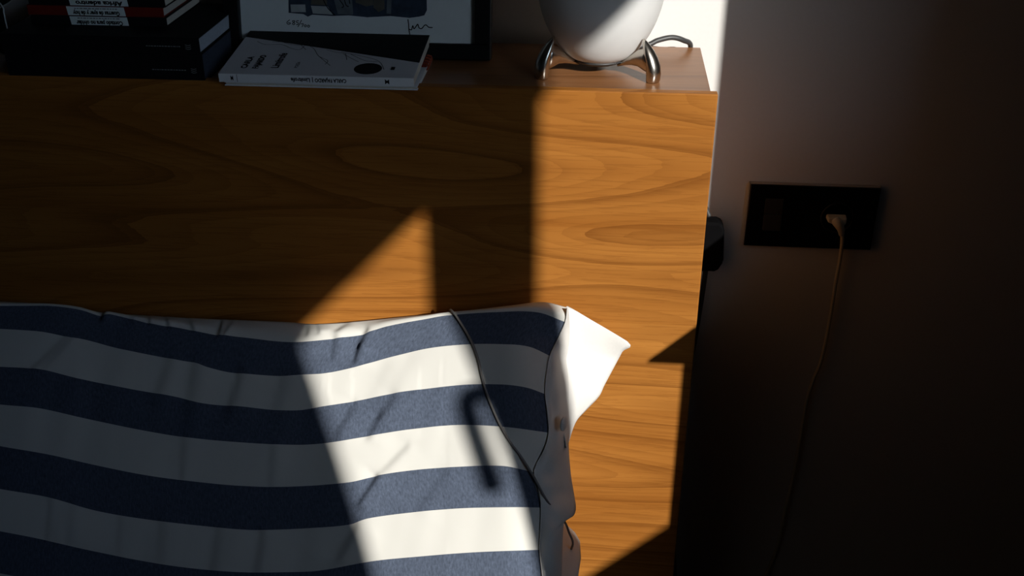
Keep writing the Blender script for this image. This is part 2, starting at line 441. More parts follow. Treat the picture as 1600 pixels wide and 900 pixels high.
CREASE = [  # pixel segments, width px, depth m
 ((553,562),(560,540),5,.0045),((560,540),(572,516),5,.0045),((519,556),(522,530),5,.0025),((527,676),(551,633),7,.0030),
 ((576,680),(592,650),6,.0030),((592,650),(614,622),7,.0022),((560,786),(587,746),4,.0040),((587,746),(634,698),6,.0020),
 ((530,868),(554,822),7,.0030),((47,577),(100,527),4,.0022),((66,577),(112,527),4,.0016),((655,790),(690,745),9,.0018),
 ((478,520),(480,506),4,.0035),((497,518),(494,505),3,.0030),((527,515),(545,503),4,.0035),((232,505),(234,493),3,.0035),((262,508),(258,495),3,.0030),
 ((300,512),(296,498),4,.0035),((340,524),(346,503),3,.0045),((350,522),(362,502),3,.0030),((158,496),(163,486),4,.005),((205,500),(207,492),4,.002),
 ((600,640),(640,560),14,.0014),((570,640),(600,575),14,.0018),((430,640),(440,590),12,.0022),((355,640),(372,585),9,.0030),((290,640),(300,570),10,.0020),((240,625),(262,565),9,.0020),
 ((420,760),(424,700),8,.0012),((282,750),(284,690),6,.0014),((330,890),(338,830),9,.0016),((246,875),(250,820),9,.0018),((180,865),(186,810),7,.0014),((400,892),(408,835),8,.0020),((105,850),(112,790),9,.0014),((70,845),(76,780),6,.0012),
]
def disp(px, py, v):
    d = .0011*noise.noise(Vector((px/34+py/150, py/210, 3.1)))+.0016*noise.noise(Vector((px/85-py/260, py/170, 9.7)))
    if px > 700: d *= .7
    for (x0, y0), (x1, y1), wd, a in CREASE:
        if abs(px-(x0+x1)/2) > 70 or abs(py-(y0+y1)/2) > 80: continue
        dx, dy = x1-x0, y1-y0; L2 = dx*dx+dy*dy
        t = ((px-x0)*dx+(py-y0)*dy)/L2; tc = min(1, max(0, t))
        dist = math.hypot(px-x0-tc*dx, py-y0-tc*dy)
        g = math.exp(-(dist/wd)**2)
        rs = ((px-x0)*dy-(py-y0)*dx)/math.sqrt(L2)*(-1 if dy < 0 else 1)      # >0 on the right of the fold
        fade = math.exp(-((t-tc)*math.sqrt(L2)/(wd*1.5))**2)
        d += a*(.75*math.tanh(rs/wd*1.3)*math.exp(-(rs/(5*wd))**2)*fade-.35*g)
    return d
NDIR = Vector((0, -.72, .69))
def pillow_rows():
    rows = []; nC = len(CURV)
    xs = [i/NU for i in range(NU+1)]
    base = []
    for c in CURV:
        xe = c[-1][0]; base.append([(-140+(xe+140)*u, hermite(c, -140+(xe+140)*u)) for u in xs])
    for j in range(nC-1):
        for k in range(NS if j < nC-2 else NS+1):
            t = k/NS; row = []
            for i in range(NU+1):
                p0 = base[max(j-1, 0)][i]; p1 = base[j][i]; p2 = base[j+1][i]; p3 = base[min(j+2, nC-1)][i]
                if j == 0: p0 = (2*p1[0]-p2[0], 2*p1[1]-p2[1])
                q = [.5*(2*p1[m]+(p2[m]-p0[m])*t+(2*p0[m]-5*p1[m]+4*p2[m]-p3[m])*t*t+(3*p1[m]-p0[m]-3*p2[m]+p3[m])*t**3) for m in (0, 1)]
                row.append((q[0], q[1], j+t, base[0][i][1]))
            rows.append(row)
    return rows
pil = empty('pillow', (-.5, -.15, MT))
tag(pil, 'navy and white striped pillow leaning on the cherry wood headboard', 'pillow')
rows = pillow_rows()
def p3(px, py, v, top, dd=True):
    y = pillowY(px, py, top)
    edge = max(0, (px-780)/90.0)**2
    y += .018*edge*min(1, (py-top)/60+.15)
    if v < 1: y += .012*(1-v)**2
    P = atY(px, py, y)
    if px < 0: P.y += .7*(-.03-P.y)*(px/-140)**2      # outside the frame the pillow rounds off
    if v > 8: P.y += .06*(v-8)**2
    return P + NDIR*(disp(px, py, v)*min(1, v*1.5+.35)) if dd else P
bm = bmesh.new(); uvl = bm.loops.layers.uv.new('UVMap'); G = []
for r in rows: G.append([(bm.verts.new(p3(*q)), q) for q in r])
def quad(f, uvs):
    for l, u in zip(f.loops, uvs): l[uvl].uv = u
for A, B in zip(G, G[1:]):
    for i in range(NU):
        q = (A[i], B[i], B[i+1], A[i+1])
        f = bm.faces.new([a[0] for a in q])
        quad(f, [(k/NU*8, a[1][2]) for k, a in zip((i, i, i+1, i+1), q)])
# back of the pillow: a flatter sheet closed to the front along its rim
bk = []
NB = len(G)
for jj in range(0, NB, 7):
    rw = []
    for i in range(0, NU+1, 12):
        co = G[jj][i][0].co
        rim = min(jj/NB, 1-jj/NB, i/NU)*2
        rw.append(bm.verts.new((co.x, max(co.y+.004, -.016-.012*max(0, .3-rim)), co.z-.024*max(0, 1-jj/45))))
    bk.append(rw)
for A, B in zip(bk, bk[1:]):
    for i in range(len(A)-1):
        f = bm.faces.new((A[i], A[i+1], B[i+1], B[i])); quad(f, [(0, .5)]*4)
for i in range(len(bk[0])-1):      # top rim
    fr = [G[0][k][0] for k in range(i*12, i*12+13)]
    f = bm.faces.new(fr+[bk[0][i+1], bk[0][i]]); quad(f, [(0, .5)]*15)
lastj = (len(bk)-1)*7
for j in range(len(bk)-1):         # left and right rims
    fr = [G[k][0][0] for k in range(j*7, j*7+8)]
    f = bm.faces.new(fr+[bk[j+1][0], bk[j][0]]); quad(f, [(0, .5)]*10)
    fr = [G[k][NU][0] for k in range(j*7, j*7+8)]
    f = bm.faces.new(fr+[bk[j+1][-1], bk[j][-1]]); quad(f, [(0, .5)]*10)
for i in range(len(bk[0])-1):
    fr = [G[lastj][k][0] for k in range(i*12, i*12+13)]
    f = bm.faces.new(fr+[bk[-1][i+1], bk[-1][i]]); quad(f, [(0, .5)]*15)
bm.normal_update()
obj('striped_cover', bm, 'stripe', pil, True)

# white end hem of the case: side strip between the seam and the right outline
SEAM = [(886,481),(883,503),(871,530),(859,556),(853,590),(851.5,616),(855,645),(857,676),(850,703),(838,725),(834.5,740),(841,762),(845,793),(844,830),(843,860),(847,900),(848,926)]
SILH = [(888,482),(890,503),(892,530),(893,556),(894,590),(894,616),(892,645),(889,676),(889,703),(891,730),(893,748),(897,772),(900,793),(896,806),(884,813),(880,830),(878,900)]
bm = bmesh.new(); R = []
hs = []
for i in range(len(SEAM)-1):
    for k in range(6): hs.append((i+k/6))
hs.append(len(SEAM)-1)
sp = cat_rom([(a, b, 0) for a, b in SEAM], 6); sl = cat_rom([(a, b, 0) for a, b in SILH], 6)
for a, b in zip(sp, sl):
    P0 = p3(a.x, a.y, 2, 478, False)
    dy = min(.05, -P0.y-.022)
    rw = []
    for k in range(11):
        t = k/10
        qx, qy = a.x+(b.x-a.x)*t, a.y+(b.y-a.y)*t
        yy = P0.y+dy*(t**1.7)-.0015*math.sin(t*3.14)
        yy += .0055*noise.noise(Vector((qx/15, qy/28, 1)))*math.sin(t*3.14)+.004*noise.noise(Vector((qx/40+qy/60, qy/90, 5)))*math.sin(t*3.14)
        rw.append(bm.verts.new(atY(qx, qy, yy)))
    E = rw[-1].co
    rw.append(bm.verts.new((E.x-.012, min(-.012, E.y+.03), E.z-.004)))
    rw.append(bm.verts.new((E.x-.06, min(-.012, E.y+.06), E.z-.006)))
    R.append(rw)
for A, B in zip(R, R[1:]):
    for k in range(len(A)-1): bm.faces.new((A[k], B[k], B[k+1], A[k+1]))
hem = obj('end_hem', bm, 'cotton', pil, True)
# stitched seam cord between stripes and hem
sc = [p3(a, b, 2, 478, False)+Vector((.0004, -.0012, .0006)) for a, b in SEAM]
obj('seam', tube(sc, .0007, 4, 5), 'cotton', pil, True)
# flat flap of the case standing out beside the pillow
FI = [(884,479),(884,503),(872,530),(862,556),(858,590),(862,620),(870,650),(880,680),(884,700)]
FO = [(887,479.5),(980,533),(972,549),(958,575),(944,601),(935,619),(915,640),(898,660),(886,695)]
fi = cat_rom([(a, b, 0) for a, b in FI], 5); fo = cat_rom([(a, b, 0) for a, b in FO], 5)
# keep the sharp corner of the outline
bm = bmesh.new(); R = []
for n_, (a, b) in enumerate(zip(fi, fo)):
    if n_ <= 5:
        t = n_/5; b = Vector((887+(980-887)*t, 479.5+(533-479.5)*t+3*t*(1-t)*-1.2, 0))
    rw = []
    for k in range(15):
        t = k/14; q = a+(b-a)*t
        y0 = p3(a.x, a.y, 2, 478, False).y+.020
        y1 = -.016-.05*max(0, (b.y-560)/130)
        yy = y0+(y1-y0)*(t**.8)+.0016*noise.noise(Vector((q.x/30, q.y/45, 2)))
        rw.append(bm.verts.new(atY(q.x, q.y, yy)))
    R.append(rw)
for A, B in zip(R, R[1:]):
    for k in range(14): bm.faces.new((A[k], B[k], B[k+1], A[k+1]))
fl = obj('case_flap', bm, 'cotton', pil, True)
md = fl.modifiers.new('thick', 'SOLIDIFY'); md.thickness = .0012
# sewn button on the hem
P = atY(880.5, 662, -.116)
bd = Vector((.93, -.35, .1)).normalized()
obj('button', tube([P-bd*.0012, P-bd*.0006, P+bd*.0008, P+bd*.0014], [.0070, .0080, .0080, .0070], 1, 20), 'cotton', pil, True)

# second pillow lying under it
bm = bmesh.new(); bmesh.ops.create_uvsphere(bm, u_segments=48, v_segments=24, radius=1)
for v in bm.verts:
    c = v.co.copy()
    sgn = lambda a, e: math.copysign(abs(a)**e, a)
    x, y, zz = sgn(c.x, .62), sgn(c.y, .62), c.z
    th = .074*(1-.45*max(abs(x), abs(y))**4)
    v.co = Vector((-.52+.400*x, -.122+.104*y, MT+.0395+.5*zz*th+.004*noise.noise(Vector((x*6, y*4, zz)))))
lo = obj('pillow', bm, 'cotton', smooth=True)
tag(lo, 'plain white pillow lying flat under the striped pillow', 'pillow')

# thin grey cable lying over the pillow
def onp(px, py, lift=.0022):
    P = p3(px, py, 3, hermite(CURV[0], px), True); d = (CAM-P).normalized(); return P+d*lift+Vector((0, 0, .001))
cab = [atY(700, 492, -.030)-Vector((0, 0, .05)), atY(702, 490, -.036), onp(708, 489, .004)]+[onp(a, b, .003) for a, b in ((716,500),(728,519),(740,542),(748,566),(753,590),(760,614),(770,640),(782,666),(797,692),(812,712),(826,733))]
def sy(px, py, back): return atY(px, py, p3(px, py, 2, 478, False).y-.004+back)
cab += [sy(838, 752, 0), sy(852, 778, .002), sy(868, 800, .012), sy(882, 815, .035), sy(889, 832, .05), sy(895, 850, .06), sy(886, 872, .09)]
c_ = obj('charging_cable', tube(cab, .0013, 6, 8), 'greycord', smooth=True)
tag(c_, 'thin grey cable draped across the striped pillow', 'cable')

# ---------------------------------------------------------------- table lamp
LC = Vector((-.123, .085, H-.001))
lamp = empty('table_lamp', LC)
tag(lamp, 'white egg-shaped glass lamp on three metal feet on the headboard shelf', 'lamp')
prof = [(0, .0085), (.012, .0090), (.022, .0115), (.031, .0155), (.039, .021), (.046, .029), (.0525, .039), (.058, .050), (.0625, .062), (.066, .076), (.069, .094), (.0705, .115), (.070, .138), (.067, .160), (.061, .182), (.053, .200), (.046, .210), (.044, .209), (.050, .198), (.058, .18), (.064, .158), (.067, .138), (.0675, .115), (.066, .094), (.063, .076), (.055, .050), (.043, .029), (.028, .0185), (0, .012)]
pp = [Vector((r, 0, zz)) for r, zz in prof]
obj('shade', lathe([(p.x, p.z) for p in cat_rom(pp, 3)], LC, 72), 'frost', lamp, True)
obj('hub', lathe([(0, .0062), (.012, .0066), (.022, .0090), (.030, .0128), (.031, .0148), (.022, .0112), (.012, .0086), (0, .0082)], LC, 48), 'blackcord', lamp, True)
for ang in (-35, 213, 90):
    a = math.radians(ang); er = Vector((math.cos(a), math.sin(a), 0)); et = Vector((-math.sin(a), math.cos(a), 0))
    path = [(.0565, .0435, .0008, .0008), (.0582, .0405, .0030, .0022), (.0612, .0355, .0054, .0038), (.0645, .0300, .0070, .0050), (.0680, .0235, .0081, .0060), (.0705, .016, .0088, .0070), (.0715, .0085, .0090, .0074), (.0712, .002, .0086, .0070), (.071, .0002, .0078, .0064)]
    secs = []
    for i, (r, zz, wt, wr) in enumerate(path):
        p0 = path[max(i-1, 0)]; p1 = path[min(i+1, len(path)-1)]
        d = (er*(p1[0]-p0[0])+Z*(p1[1]-p0[1])).normalized()
        if i > 6: d = -Z
        nr = et.cross(d).normalized()
        c = LC+er*r+Z*zz
        secs.append([c+et*wt*math.cos(6.28319*k/20)+nr*wr*math.sin(6.28319*k/20) for k in range(20)])
    lb = loft(secs)
    arm = [(.067, .0215, .0074, .0135), (.060, .0225, .0066, .0125), (.052, .0225, .0056, .0095), (.044, .0190, .0046, .0060), (.036, .0150, .0040, .0036), (.027, .0105, .0036, .0022)]
    secs = []
    for r, zz, wt, wz in arm:
        c = LC+er*r+Z*zz
        secs.append([c+et*wt*math.cos(6.28319*k/16)+Z*wz*math.sin(6.28319*k/16) for k in range(16)])
    loft(secs, lb)
    obj('foot', lb, 'steel', lamp, True)
lc = [LC+Vector((.015, .055, .008)), atY(1008, 71, .150), atY(1028, 63, .155), atY(1050, 58.5, .160), atY(1068, 63, .166), atY(1079, 72, .180), Vector((-.020, .189, H-.03)), Vector((-.012, .187, H-.12)), Vector((.012, .180, H-.190)), Vector((.022, .176, H-.214))]
obj('cord', tube(lc, .0030, 8, 10), 'blackcord', lamp, True)
# inline switch hanging beside the headboard edge
sw = obj('inline_switch', loft([[Vector((x_, y_, z_)) for x_, y_ in ((.004+o, .160), (.036-o, .160), (.036-o, .184), (.004+o, .184))] for z_, o in ((H-.216, .006), (H-.223, .0), (H-.270, -.003), (H-.284, .004))]), 'switchblack', lamp)
swb = sw.data
for v in swb.vertices: v.co.x += .0045
sw.modifiers.new('bev', 'BEVEL').width = .003
obj('cord', tube([(.024, .174, H-.283), (.022, .174, H-.33), (.018, .176, H-.40), (.012, .178, H-.48), (.010, .18, H-.60), (.014, .18, .12), (.03, .17, .008), (.08, .12, .006)], .0034, 8, 10), 'blackcord', lamp, True)

# ---------------------------------------------------------------- framed print
FT = math.radians(11)
eN = Vector((0, -math.cos(FT), math.sin(FT))); eV = Vector((0, math.sin(FT), math.cos(FT)))
mb = atY(743, 68.5, .106)
FO_ = Vector((mb.x, .106, mb.z))              # lower right corner of the sheet
mlx = atY(377, 25, .112).x; Wm = FO_.x-mlx; BW = .0175
lowz = (FO_.z-(H-.001))/math.cos(FT)
frm = empty('picture_frame', Vector((mlx+Wm/2, FO_.y, H-.001)))
tag(frm, 'black framed abstract print with pencil signature leaning on the wall', 'picture')
O = Vector((mlx, FO_.y, FO_.z))
HM = .235
def fbx(a, b, c, bev=0): return boxf(O, X, eV, eN, a, b, c, bev)
bb = lowz-.002
for nm, a, b in (('frame_rail', (-BW, Wm+BW), (-bb, 0)), ('frame_rail', (-BW, Wm+BW), (HM, HM+BW)), ('frame_stile', (-BW, 0), (0, HM)), ('frame_stile', (Wm, Wm+BW), (0, HM))):
    obj(nm, fbx(a, b, (-.012, .008), .001), 'frame', frm)
obj('backing', fbx((-.002, Wm+.002), (-.002, HM+.002), (-.011, -.002)), 'frame', frm)
obj('print_sheet', fbx((0, Wm), (0, HM), (-.002, 0)), 'mat', frm)
def onf(px, py):
    r = ray(px, py); t = (O-CAM).dot(eN)/r.dot(eN); P = CAM+r*t-O; return (P.x, P.dot(eV))
def patch(name, pts, mat, h): obj(name, poly(O, X, eV, eN, [onf(*p) for p in pts], h), mat, frm)
patch('printed_field', [(450,-60),(451,20),(474,22),(481,26),(488,23),(520,25),(545,24),(574,27),(610,25),(640,28),(655,26),(663,24),(667,16),(666,-60)], 'navy', .0002)
patch('printed_patch', [(454,7),(477,7),(478,19),(455,19)], 'palewash', .0004)
patch('printed_patch', [(486,9),(512,10),(520,23),(489,21)], 'palewash', .0004)
patch('printed_patch', [(488,-20),(510,-20),(511,8),(486,7)], 'umber', .0004)
patch('printed_patch', [(514,-30),(548,-30),(552,23),(528,22)], 'slate', .0004)
patch('printed_patch', [(552,-20),(580,-25),(584,8),(572,10),(556,4)], 'umber', .0004)
patch('printed_patch', [(584,-30),(600,-30),(601,14),(592,19),(584,12)], 'umber', .0004)
patch('printed_patch', [(606,-30),(613,-30),(611,22),(604,21)], 'slate', .0004)
patch('printed_patch', [(620,-40),(660,-40),(660,18),(618,20)], 'navy', .0004)
patch('printed_patch', [(454,-30),(474,-30),(476,4),(454,4)], 'navy', .0004)
bm = bmesh.new()
for pts in ([(531,0),(537,9),(534,12)], [(538,-2),(541,8),(545,10)], [(545,-4),(547,6)], [(503,-6),(512,12),(524,24)]):
    stroke(O, X, eV, eN, [onf(*p) for p in pts], .0010, .0007, bm=bm)
obj('ink_lines', bm, 'ink', frm)
bm = bmesh.new()
for pts in ([(637.5,30),(638.5,38),(639,46),(640.5,54)], [(638.5,45),(643,46.5),(645,40),(647,45),(651,40),(653,38),(655,43.5),(659,44.5),(663,40),(666,39),(670,42.5),(676,43)]):
    stroke(O, X, eV, eN, [onf(*p) for p in pts], .0011, .0005, bm=bm)
obj('signature', bm, 'ink', frm)
bm = bmesh.new()
for pts in ([(453,31),(449,34),(449,37),(452,38),(454,36),(450,35.5)],                                        # 6
            [(459,32),(457,33),(459,35),(461,37),(459,38.5),(457,37),(460,34.5),(461,33),(459,32)],          # 8
            [(467,32.5),(464,32.5),(463.5,35),(466,35.5),(466,38),(463,38.5)],                               # 5
            [(471.5,31),(468.5,37),(465.5,42)],                                                              # /
            [(470,37.5),(474,37),(473,40),(472,42)],                                                          # 7
            [(477,38.5),(475.5,40.5),(477.5,42),(479,40),(477,38.5)],                                        # 0
            [(482,39),(480.5,41),(482.5,42.5),(484,40.5),(482,39)]):                                         # 0
    stroke(O, X, eV, eN, [onf(*p) for p in pts], .0008, .0005, bm=bm)
obj('edition_number', bm, 'ink', frm)

# ---------------------------------------------------------------- white poetry book lying on a thin booklet
ZT = H+.0135
FL, FR = atZ(341, 114.5, ZT), atZ(646, 122, ZT)
yb = FR.y+.05
while (atY(672, 48.5, yb)-FR).length < .131: yb += .0005
BR = atY(672, 48.5, yb)
e1 = (FR-FL).normalized(); e2 = (BR-FR); e2 = (e2-e1*e2.dot(e1)).normalized(); e3 = e1.cross(e2); Lb = (FR-FL).length; Db = .131
f2 = Z.cross(e1)
bo = FL.copy(); bo.z = H-.001
def bkbox(a, b, c, bev=0): return boxf(FL-e3*.0145, e1, e2, e3, a, b, c, bev)
def flbox(a, b, c, bev=0): return boxf(Vector((FL.x, FL.y, H-.001)), e1, f2, Z, a, b, c, bev)
bl_ = tag(empty('booklet', bo), 'thin white booklet lying under the white poetry book', 'book', 'books lying flat in front of the framed print')
obj('cover', flbox((.004, Lb+.003), (.004, .110), (.0002, .0010)), 'spine', bl_)
obj('page_block', flbox((.005, Lb+.002), (.005, .109), (.0010, .0036)), 'pages', bl_)
obj('cover', flbox((.004, Lb+.003), (.004, .110), (.0036, .0044)), 'spine', bl_)
bk1 = tag(empty('book', bo+Z*.005), 'white poetry book with a black circle and bare branches on its cover', 'book', 'books lying flat in front of the framed print')
obj('page_block', bkbox((.0006, Lb+.0002), (.0012, Db-.0005), (.0062, .0137)), 'pages', bk1)
obj('back_cover', bkbox((0, Lb), (0, Db), (.0054, .0062)), 'cover', bk1)
obj('front_cover', bkbox((0, Lb), (0, Db), (.0137, .0145)), 'cover', bk1)
spn = obj('spine', bkbox((0, Lb), (-.0008, .0006), (.0054, .0145)), 'spine', bk1)
Ot = FL.copy()
def onb(px, py):
    r = ray(px, py); t = (Ot-CAM).dot(e3)/r.dot(e3); P = CAM+r*t-Ot; return (P.dot(e1), P.dot(e2))
pa = onb(381, 57.5); pb = onb(651, 98)
slope = [(0, pa[1]), (pb[0]*.5, (pa[1]+pb[1])/2+.001), (Lb, pb[1])]
obj('black_print', poly(Ot, e1, e2, e3, slope+[(Lb, Db), (0, Db)], .0003), 'blackcover', bk1)
cc = onb(575, 107.5); rr_ = (onb(597, 107.5)[0]-cc[0]); rv = onb(575, 99)[1]-cc[1]
obj('black_circle', poly(Ot, e1, e2, e3, [(cc[0]+rr_*math.cos(k*.2094), cc[1]+rv*math.sin(k*.2094)) for k in range(30)], .0003), 'blackcover', bk1)
bm = bmesh.new()
for pts in ([(402,65),(415,70),(440,70),(455,76),(468,78),(476,72)], [(425,66),(440,66),(455,70),(470,71),(478,68)], [(478,70),(490,76),(498,88),(512,95),(508,101)], [(498,88),(516,103)], [(470,70),(478,78)],
            [(533,82),(545,84),(565,88),(585,93),(595,99),(600,109)], [(537,85),(548,91),(560,97)], [(540,84),(542,94)], [(548,85),(570,95),(590,97)], [(510,78),(525,82),(540,84)]):
    stroke(Ot, e1, e2, e3, [onb(*p) for p in pts], .0007, .0003, bm=bm)
obj('branch_drawing', bm, 'ink', bk1)
def covtext(s, px, py, size, width, bold=0):
    u, v = onb(px, py); return obj('cover_text', text(s, Ot+e1*u+e2*v, e2, -e1, e3, size, width, bold, h=.0004), 'ink', bk1)
covtext('CARLA', 387, 98, .0090, .032, .0004); covtext('FAJARDO', 406, 97, .0090, .036, .0004)
covtext('Limítrofe', 437, 95, .0115, .040, .0003); covtext('POESÍA', 465, 102, .0050, .016, .0001)
u, v = onb(614, 107); obj('publisher_mark', poly(Ot, e1, e2, e3, [(u-.002, v-.0035), (u+.002, v-.0035), (u+.002, v+.0035), (u-.002, v+.0035)], .0003), 'ink', bk1)
Os = FL-e3*.0045-e2*.0008
for s, px, wd, sz in (('CARLA FAJARDO', 517, .033, .0058), ('|', 489, None, .006), ('Limítrofe', 470, .020, .0062)):
    obj('spine_text', text(s, Os+e1*((px-341)/305*Lb), -e1, -e3, -e2, sz, wd, .0002, h=.0003), 'ink', spn)
for px, hw in ((605, .0022), (362, .0013)):
    u = (px-341)/305*Lb
    obj('spine_mark', poly(Os, e1, e3, -e2, [(u-hw, -.0028), (u, -.001), (u+hw, -.0028), (u+hw, .0028), (u, .001), (u-hw, .0028)], .0003), 'ink', spn)
u = (370-341)/305*Lb; obj('spine_line', poly(Os, e1, e3, -e2, [(u-.0002, -.004), (u+.0002, -.004), (u+.0002, .004), (u-.0002, .004)], .0003), 'ink', spn)
# rust red spiral notebook peeping out under the right end
q0 = atZ(663, 104, H+.004); q1 = atZ(674, 80, H+.004)
nb = empty('notebook', Vector((q0.x-.03, (q0.y+q1.y)/2, H-.001)))
tag(nb, 'small rust red notebook edge showing beside the white poetry book', 'notebook')
ed = (q1-q0); n_ = 7
for k in range(n_):
    c = q0+ed*(k/(n_-1)); 
    obj('binding_ring', tube([c+Vector((-.001, 0, .004)), c+Vector((.003, 0, .003)), c+Vector((.0045, 0, 0)), c+Vector((.003, 0, -.003)), c+Vector((-.001, 0, -.004))], .0010, 3, 6), 'orange', nb, True)
obj('cover', bx(q0.x-.012, q0.x+.003, q0.y-.004, q1.y+.004, H+.0045, H+.0065), 'red', nb)

# ---------------------------------------------------------------- stack of books
GRP = 'books stacked on the shelf'
def stackbook(label, x0, x1, y0, y1, z0, z1, cover, pages, rot=0):
    b = empty('book', Vector(((x0+x1)/2, y0, z0))); tag(b, label, 'book', GRP)
    c = Vector(((x0+x1)/2, (y0+y1)/2, 0)); Rm = Matrix.Rotation(rot, 3, 'Z')
    def tr(bm):
        for v in bm.verts: v.co = c+Rm @ (v.co-c)
        return bm
    obj('page_block', tr(bx(x0+.001, x1-.0012, y0+.001, y1-.001, z0+.0011, z1-.0011)), pages, b)
    obj('back_cover', tr(bx(x0, x1, y0, y1, z0+.0001, z0+.0011)), cover, b)
    obj('front_cover', tr(bx(x0, x1, y0, y1, z1-.0011, z1-.0001)), cover, b)
    s = obj('spine', tr(bx(x0, x1, y0-.0012, y0+.0006, z0+.0001, z1-.0001, .0004)), cover, b)
    return b, s
zE, zD, zC = H+.0295, H+.0465, 0
x1E = atY(316, 95, 0).x; x1D = atY(311, 72, 0).x
Eb, Es = stackbook('thick black book at the bottom of the stack', x1E-.215, x1E, .002, .135, H-.001, zE, 'blackcover', 'navypages')
Db_, Ds = stackbook('black book with bluish page edges, under the three small paperbacks', x1D-.215, x1D, .002, .145, zE, zD, 'blackcover', 'greypages')
sY = None
r = ray(260, 42); t = (zD-CAM.z)/r.z; sY = (CAM+r*t).y
zz = [zD]
for py in (27.3, 11.8, -4.5): zz.append(atY(258, py, sY).z)
xr = atY(261, 35, sY).x
dat = [('small black paperback with a pale spine label, third from the top of the stack', 'blackcover', (112.5, 201.5), 34.5, 'Contado para no olvidar', 0),
       ('small red paperback with a pale spine label, between two black paperbacks', 'red', (107, 196.5), 18.5, 'Guerras de ayer y de hoy', -.002),
       ('small black paperback with a pale spine label, on top of the red paperback', 'blackcover', (110, 200.5), 3, 'África adentro', .001)]
for i, (lab, cv, (la, lb_), py, tx, off) in enumerate(dat):
    b, s = stackbook(lab, xr-.150+off, xr+off, sY, sY+.105, zz[i], zz[i+1], cv, 'pages')
    xa, xb = atY(la, py, sY).x, atY(lb_, py, sY).x; zm = (zz[i]+zz[i+1])/2; hh = (zz[i+1]-zz[i])/2-.0006
    Ol = Vector(((xa+xb)/2, sY-.0012, zm)); hw = (xb-xa)/2
    lbm = obj('spine_label', poly(Ol, X, Z, -Y, [(-hw, -hh), (hw, -hh), (hw-.001, hh), (-hw-.001, hh)], .0003), 'label', s)
    obj('spine_text', text(tx, Ol-Z*.0019, -X, -Z, -Y, .0062, hw*1.62, .0003, h=.0006), 'ink', s)
    bm = bmesh.new(); x = -hw*.75
    while x < hw*.72:
        wd = random.uniform(.0015, .0045); stroke(Ol, X, Z, -Y, [(x, .0028), (min(x+wd, hw*.75), .0028)], .0012, .0006, 1, bm); x += wd+.0009
    obj('author_line', bm, 'greyink', s)
# faint publisher marks on the two dark spines
for s_, (px, py), zt in ((Ds, (294, 73), zD), (Es, (303, 110), zE)):
    P = atY(px, py, .0008); bm = bmesh.new()
    for k in range(3): stroke(P, X, Z, -Y, [(-.003, -.002+.002*k), (0, -.0028+.002*k), (.003, -.002+.002*k)], .0006, .0004, 3, bm)
    x = -.045
    while x < -.008:
        wd = random.uniform(.001, .003); stroke(P, X, Z, -Y, [(x, 0), (x+wd, 0)], .0009, .0004, 1, bm); x += wd+.0008
    obj('spine_mark', bm, 'greyink', s_)

# ---------------------------------------------------------------- plant at the left end of the shelf
plc = Vector((-.90, .095, H-.001))
pl = empty('potted_plant', plc); tag(pl, 'dark green plant with pale leaf margins at the end of the shelf', 'plant')
obj('pot', lathe([(0, 0), (.04, 0), (.045, .01), (.055, .075), (.058, .08), (.054, .082), (.05, .074), (0, .07)], plc, 40), 'blackcover', pl, True)
def leaf(base, tip, wid, droop):
    bm = bmesh.new(); rim = bmesh.new(); n = 14; L, C, Rr = [], [], []
    d = tip-base; sd_ = d.cross(Z).normalized(); sd_ = sd_ if sd_.length else X
    side2 = (sd_*.35+Vector((0, .1, .9))).normalized() if abs(d.normalized().z) < .7 else sd_
    for k in range(n+1):
        t = k/n; p = base+d*t+Z*(droop*4*t*(1-t)); wv = wid*math.sin(math.pi*min(1, .04+t*.96))**.7
        L.append(p+sd_*wv+Z*wv*.25); C.append(p); Rr.append(p-sd_*wv+Z*wv*.25)
    vs = [[bm.verts.new(a) for a in S] for S in (L, C, Rr)]
    for A, B in ((vs[0], vs[1]), (vs[1], vs[2])):
        for k in range(n): bm.faces.new((A[k], A[k+1], B[k+1], B[k]))
    lf = obj('leaf', bm, 'leaf', pl, True)
    for S in (L, Rr): tube(S, .0007, 1, 5, rim)
    obj('leaf_margin', rim, 'leafrim', lf, True)
top = plc+Z*.075
def pixleaf(a, b, y0, y1):
    A = cat_rom([(x, y, 0) for x, y in a], 5); B = cat_rom([(x, y, 0) for x, y in b], 5); bm = bmesh.new(); n = len(A)
    ya = lambda k: y0+(y1-y0)*k/(n-1)
    R_ = [atY(p.x, p.y, ya(k)) for k, p in enumerate(A)]; L_ = [atY(p.x, p.y, ya(k)+.012) for k, p in enumerate(B)]
    C_ = [(p+q)/2+Vector((0, .012, -.004)) for p, q in zip(R_, L_)]
    vs = [[bm.verts.new(p) for p in S] for S in (R_, C_, L_)]
    for P_, Q_ in ((vs[0], vs[1]), (vs[1], vs[2])):
        for k in range(n-1): bm.faces.new((P_[k], P_[k+1], Q_[k+1], Q_[k]))
    bmesh.ops.remove_doubles(bm, verts=bm.verts, dist=1e-5)
    lf = obj('leaf', bm, 'leaf', pl, True); rim = tube(R_, .0009, 1, 5); tube(L_, .0009, 1, 5, rim)
    obj('leaf_margin', rim, 'leafrim', lf, True)
pixleaf([(-30,-30),(2,8),(6,20),(10,40),(15,58),(19,74),(23,91)], [(-34,-28),(-45,10),(-50,30),(-45,50),(-30,66),(-8,80),(22,92)], .075, .05)
pixleaf([(44,-40),(30,-14),(18,1),(4,10),(-16,16),(-40,18),(-60,14)], [(40,-46),(18,-44),(0,-42),(-18,-36),(-34,-26),(-48,-12),(-60,12)], .065, .08)
for a, rr2, hh in ((.4, .10, .16), (1.4, .08, .2), (2.4, .11, .15), (3.3, .13, .12), (4.2, .12, .16), (5.2, .11, .20)):
    leaf(top, top+Vector((-abs(math.cos(a))*rr2, math.sin(a)*rr2*.6-.0, hh)), .022, .02)

